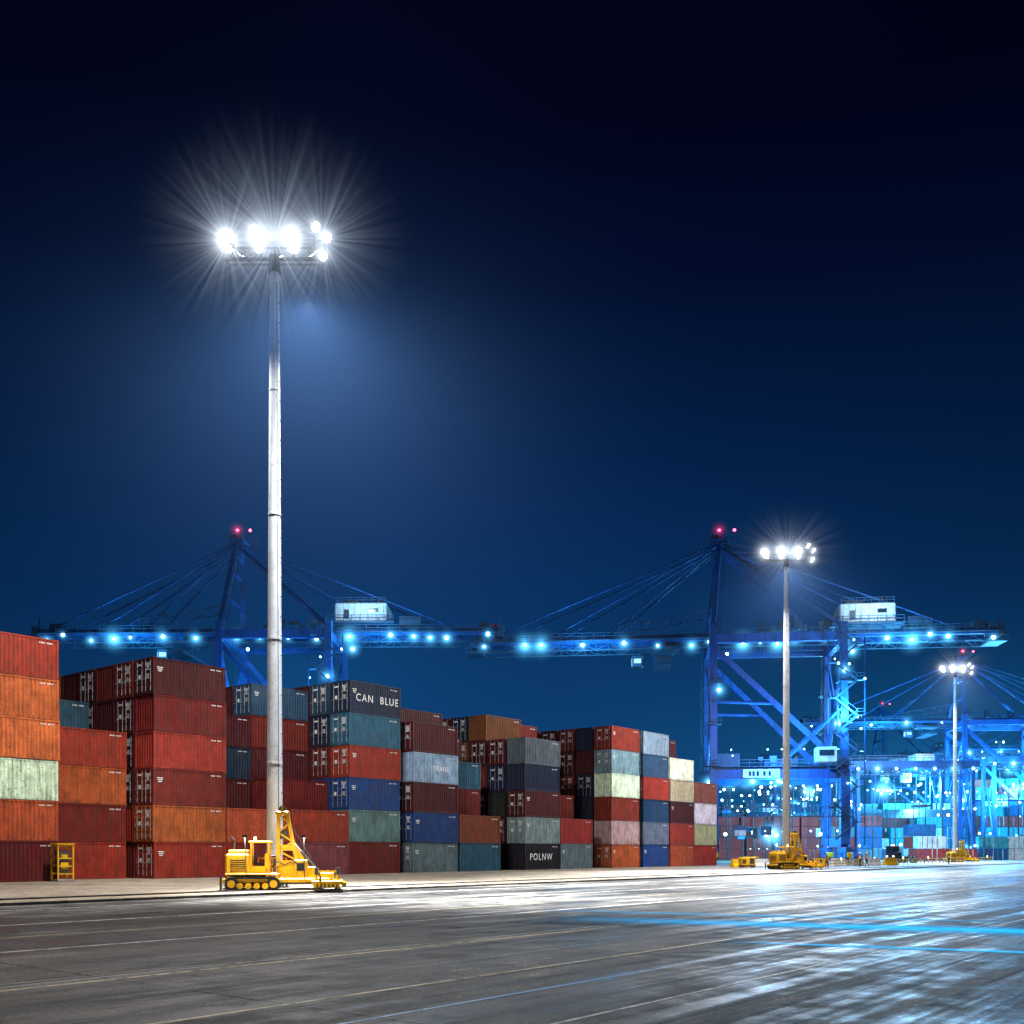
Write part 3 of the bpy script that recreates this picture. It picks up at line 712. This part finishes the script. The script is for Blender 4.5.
vs=[(x,y,-.5) for x,y in hp]+[(x-(4 if x<1 else 0),y*1.05,9) for x,y in hp]
b.add(vs,[tuple(range(7,14))]+[(i,(i+1)%7,7+(i+1)%7,7+i) for i in range(7)],'hull'); b.obj('hull',parent=e)
b=MB(); boxes(b,4,62,-15.5,-5,9.1,6,rr,['s1','s2','s3','s1','s5','s4']); boxes(b,78,140,-15.5,-5,9.1,6,rr,['s1','s2','s3','s1','s5']); b.obj('deck_containers',parent=e)
b=MB(); b.box((70,0,22),(10,28,26),'white',bev=.4); b.box((70,0,36),(8,32,3),'white',bev=.3)
for i in range(7):
    for j in range(3): b.box((66.5+j*3.4,-14.05,12+i*3.1),(1.2,.06,1.1),'win' if rr.random()<.6 else 'glass')
b.box((70,-16.05,36.2),(7,.06,1.2),'win'); b.cyl((73,0,38),(73,0,44),1.8,1.6,'hull',12); b.obj('superstructure',parent=e)
for x in (12,50,95): plight(e,(x,-36,20),150000,(.10,.6,1.0),1)

def yardblock(loc,rz,L,Wd,lev,seed,keys):
    b=MB(); boxes(b,0,L,0,Wd,0,lev,random.Random(seed),keys); b.obj('distant_container_yard',loc,rz)
yardblock((48,238,0),.02,36,8,4,1,['s4','s5','s3','s4','s4'])
yardblock((86,250,0),.0,40,8,4,2,['s3','s1','s4','s5','s2'])
yardblock((60,290,0),.0,60,8,6,3,['s3','s1','s5','s2'])
yardblock((98,215,0),.0,26,6,2,5,['s1','s2','s3','s4'])
yardblock((112,244,0),-.03,34,8,5,7,['s1','s2','s3','s1','s4'])
yardblock((84,212,0),.02,12,6,3,9,['s2','s3','s4'])
b=MB(); b.box((0,0,5),(60,18,10),'hull'); 
b.add([(-30,-9,10),(30,-9,10),(30,0,13),(-30,0,13),(-30,9,10),(30,9,10)],[(0,1,2,3),(3,2,5,4),(0,3,4),(1,5,2)],'cranedk')
for i in range(10): b.box((-27+i*6,-9.06,3),(3.6,.1,5.2),'dsteel' if i%3 else 'win'); b.box((-27+i*6,-9.06,7.6),(2.4,.1,.9),'win')
b.obj('warehouse',(120,268,0),0)
rr=random.Random(12)
b=MB(); pts=[]
for i in range(330):
    y=rr.uniform(210,460); x=(rr.uniform(.19,.56))*y; h=rr.choice((3,4,6,9,12,15,18,25,32))*rr.uniform(.85,1.15)
    if y<300: h=min(h,17)
    pts.append((x,y,h))
    b.cyl((x,y,0),(x,y,h),.16,.1,'dsteel',6); b.beam((x-1.2,y,h),(x+1.2,y,h),.12,.12,'dsteel')
    for q in (-1.1,1.1): b.ball((x+q,y,h-.1),rr.uniform(.14,.36),'warm' if i%15==0 else rr.choice(('lamp_c','lamp_k','lamp_c','lamp_c2')),6)
hb=b.obj('distant_lamp_posts')
for x,y,h in pts[:44]: halo(hb,(x,y,h),rr.choice((2,3,4,5)),'halo_c','lamp_bloom')
for x,y,z,W in ((70,205,14,40000),(105,225,16,50000),(110,280,20,90000),(80,262,22,60000),(150,290,14,70000)):
    plight(hb,(x,y,z),W,(.09,.55,1.0),.8)
halo(hb,(88,240,10),62,'halo_h','harbour_glow',(1.3,1,.62))
halo(hb,(150,330,16),75,'halo_h','harbour_glow',(1.2,1,.6))
halo(hb,(-42,190,34),50,'halo_h','harbour_glow',(1.1,.6,.5))

# ---------------------------------------------------------------- guard rail, barriers, truck, workers
b=MB()
a0=Vector((34,120,.13)); a1=Vector((92,196,.13)); n=44
for i in range(n+1):
    p=a0.lerp(a1,i/n); b.box((p.x,p.y,.55),(.12,.12,.85),'yellow' if i%2 else 'white',bev=.02)
    if i%6==0: b.cyl((p.x,p.y,.9),(p.x,p.y,1.25),.09,.07,'warm',8)
for z in (.5,.9): b.beam((a0.x,a0.y,z),(a1.x,a1.y,z),.06,.14,'yellow')
b.obj('guard_rail')
def barrier(loc,rz,k):
    b=MB(); L=2.6; pr=[(-.4,0),(-.4,.12),(-.2,.45),(-.13,1.0),(.13,1.0),(.2,.45),(.4,.12),(.4,0)]
    vs=[(x,y,z) for x in(-L/2,L/2) for y,z in pr]; n=8
    b.add(vs,[(i,i+1,n+i+1,n+i) for i in range(n-1)]+[tuple(range(n-1,-1,-1)),tuple(range(n,2*n))],k)
    b.box((-.7,0,.02),(.4,.84,.03),'black'); b.box((.7,0,.02),(.4,.84,.03),'black'); b.obj('traffic_barrier',loc,rz)
for i in range(9): barrier((27.5+i*3.1,124+i*2.2,.13),ANG*.7,'yellow' if i%4==0 else ('white' if i%2==1 else 'concrete'))
def genset(loc,rz,sc):
    b=MB(); b.box((0,0,.25),(2.8,1.3,.2),'dsteel'); b.box((0,0,1.05),(2.7,1.25,1.4),'yellow',bev=.08)
    for i in range(7): b.box((-.9,-.64,.7+i*.11),(.7,.03,.05),'black')
    b.box((.6,-.64,1.1),(.9,.03,.9),'dsteel'); b.cyl((1.0,.2,1.75),(1.0,.2,2.2),.06,.06,'dsteel',8)
    for x in (-1,1): b.box((x,0,.08),(.2,1.2,.16),'dsteel')
    o=b.obj('generator_cabinet',loc,rz); o.scale=(sc,)*3
genset((28.0,122,.13),.3,.7); genset((31.5,135,.13),.3,.7)
def truck(loc,rz,tk='white'):
    b=MB(); b.box((0,0,.85),(6.2,.9,.3),'dsteel'); 
    for x in (-2.2,-1.2,2.1):
        for y in (-1,1): wheel(b,(x,y,.5),.5,.35)
    b.box((2.2,-.25,1.9),(1.7,1.5,1.8),tk,bev=.12); b.box((3.06,-.25,2.15),(.04,1.2,.8),'glass'); b.box((2.2,-1.02,2.2),(1.0,.04,.7),'glass')
    b.box((2.3,.75,1.4),(1.5,.5,.8),tk,bev=.06); b.box((2.2,-.25,2.9),(.5,.3,.2),'warm'); b.box((3.1,-.7,1.1),(.06,.3,.2),'warm'); b.box((3.1,.5,1.1),(.06,.3,.2),'warm')
    b.cyl((1.2,.6,1),(1.2,.6,3),.08,.08,'gal',8); b.box((-1.7,0,1.12),(1.2,1.0,.12),'black',bev=.03)
    b.obj('yard_truck',loc,rz)
truck((64,168,0.13),math.radians(215),'navy')

def worker(loc, rz, pose):
    e=empty('worker',loc,rz)
    me=bpy.data.meshes.new('body')
    s=pose
    V=[(0,0,.95),(0,.0,1.15),(0,.0,1.38),(0,0,1.5),(0,.0,1.56),
       (.1,0,.92),(.11,.06+s*.12,.5),(.12,s*.26,.09),(.12,s*.26-.16,.05),
       (-.1,0,.92),(-.11,-.02-s*.1,.5),(-.12,.1-s*.25,.09),(-.12,-.06-s*.25,.05),
       (.19,0,1.41),(.25,.02-s*.1,1.14),(.24,-.08-s*.12,.9),(-.19,0,1.41),(-.25,.02+s*.1,1.14),(-.24,-.06+s*.1,.9)]
    E=[(0,1),(1,2),(2,3),(3,4),(0,5),(5,6),(6,7),(7,8),(0,9),(9,10),(10,11),(11,12),(2,13),(13,14),(14,15),(2,16),(16,17),(17,18)]
    R=[.15,.14,.17,.075,.06,.11,.07,.05,.045,.11,.07,.05,.045,.075,.05,.035,.075,.05,.035]
    me.from_pydata(V,E,[]); o=bpy.data.objects.new('body',me); COL.objects.link(o); o.parent=e
    sk=o.modifiers.new('s','SKIN'); 
    for i,r in enumerate(R): me.skin_vertices[0].data[i].radius=(r,r*.8)
    me.skin_vertices[0].data[0].use_root=True
    sb=o.modifiers.new('u','SUBSURF'); sb.levels=1; sb.render_levels=2
    me.materials.append(M['navy'])
    b=MB(); b.ball((0,0,1.66),.105,'skin',12); b.ball((0,.0,1.71),.13,'yellow',12); b.cyl((0,0,1.69),(0,0,1.705),.17,.16,'yellow',14)
    b.cyl((0,0,1.0),(0,0,1.42),.185,.2,'hivis',14); b.cyl((0,0,1.12),(0,0,1.17),.197,.197,'decal',14); b.cyl((0,-.1,1.66),(0,-.13,1.65),.02,.012,'skin',6)
    for x in (.24,-.24): b.ball((x,-.08,.84),.05,'skin',8)
    b.obj('vest_helmet',parent=e)
for i,(x,y,r,p) in enumerate(((43.5,128,.4,1),(44.6,128.8,-2.5,-.6),(36,117,1.2,.8),(64,150,.3,.5))): worker((x,y,.13),r,p)

# ---------------------------------------------------------------- sky
wd=bpy.data.worlds.new('World'); S.world=wd; wd.use_nodes=True; nt=wd.node_tree; nt.nodes.clear()
out=nd(nt,'ShaderNodeOutputWorld'); bg=nd(nt,'ShaderNodeBackground'); tc=nd(nt,'ShaderNodeTexCoord')
nv=nd(nt,'ShaderNodeVectorMath',operation='NORMALIZE'); nt.links.new(tc.outputs['Generated'],nv.inputs[0])
sp=nd(nt,'ShaderNodeSeparateXYZ'); nt.links.new(nv.outputs[0],sp.inputs[0])
c=ramp(nt,sp.outputs[2],[(0.0,(.006,.062,.19)),(0.12,(.0045,.050,.165)),(0.22,(.003,.035,.130)),(0.36,(.0016,.016,.072)),(0.48,(.0007,.0046,.028)),(0.58,(.0006,.0013,.011)),(1.0,(.0004,.0006,.005))])
az=ramp(nt,math_n(nt,'ADD',sp.outputs[0],0.5),[(0.05,.62),(0.38,1.0),(0.6,.9),(0.95,.6)])
c=mixc(nt,1.0,c,az,'MULTIPLY')
low=math_n(nt,'POWER',math_n(nt,'SUBTRACT',1.0,math_n(nt,'MULTIPLY',sp.outputs[2],3.6),True),2.0)
rt=ramp(nt,sp.outputs[0],[(0.05,0.0),(0.38,1.0)])
add=mixc(nt,math_n(nt,'MULTIPLY',low,rt),(0,0,0),(.004,.08,.19))
c=mixc(nt,1.0,c,add,'ADD')
nt.links.new(c,bg.inputs[0]); bg.inputs[1].default_value=1.0; nt.links.new(bg.outputs[0],out.inputs[0])

# ---------------------------------------------------------------- camera
cam=bpy.data.cameras.new('camera'); co=bpy.data.objects.new('camera',cam); COL.objects.link(co)
co.location=(0,0,2.1); co.rotation_euler=(math.pi/2,0,0); cam.lens=36; cam.sensor_width=36; cam.shift_y=0.331
cam.clip_start=0.1; cam.clip_end=5000
S.camera=co
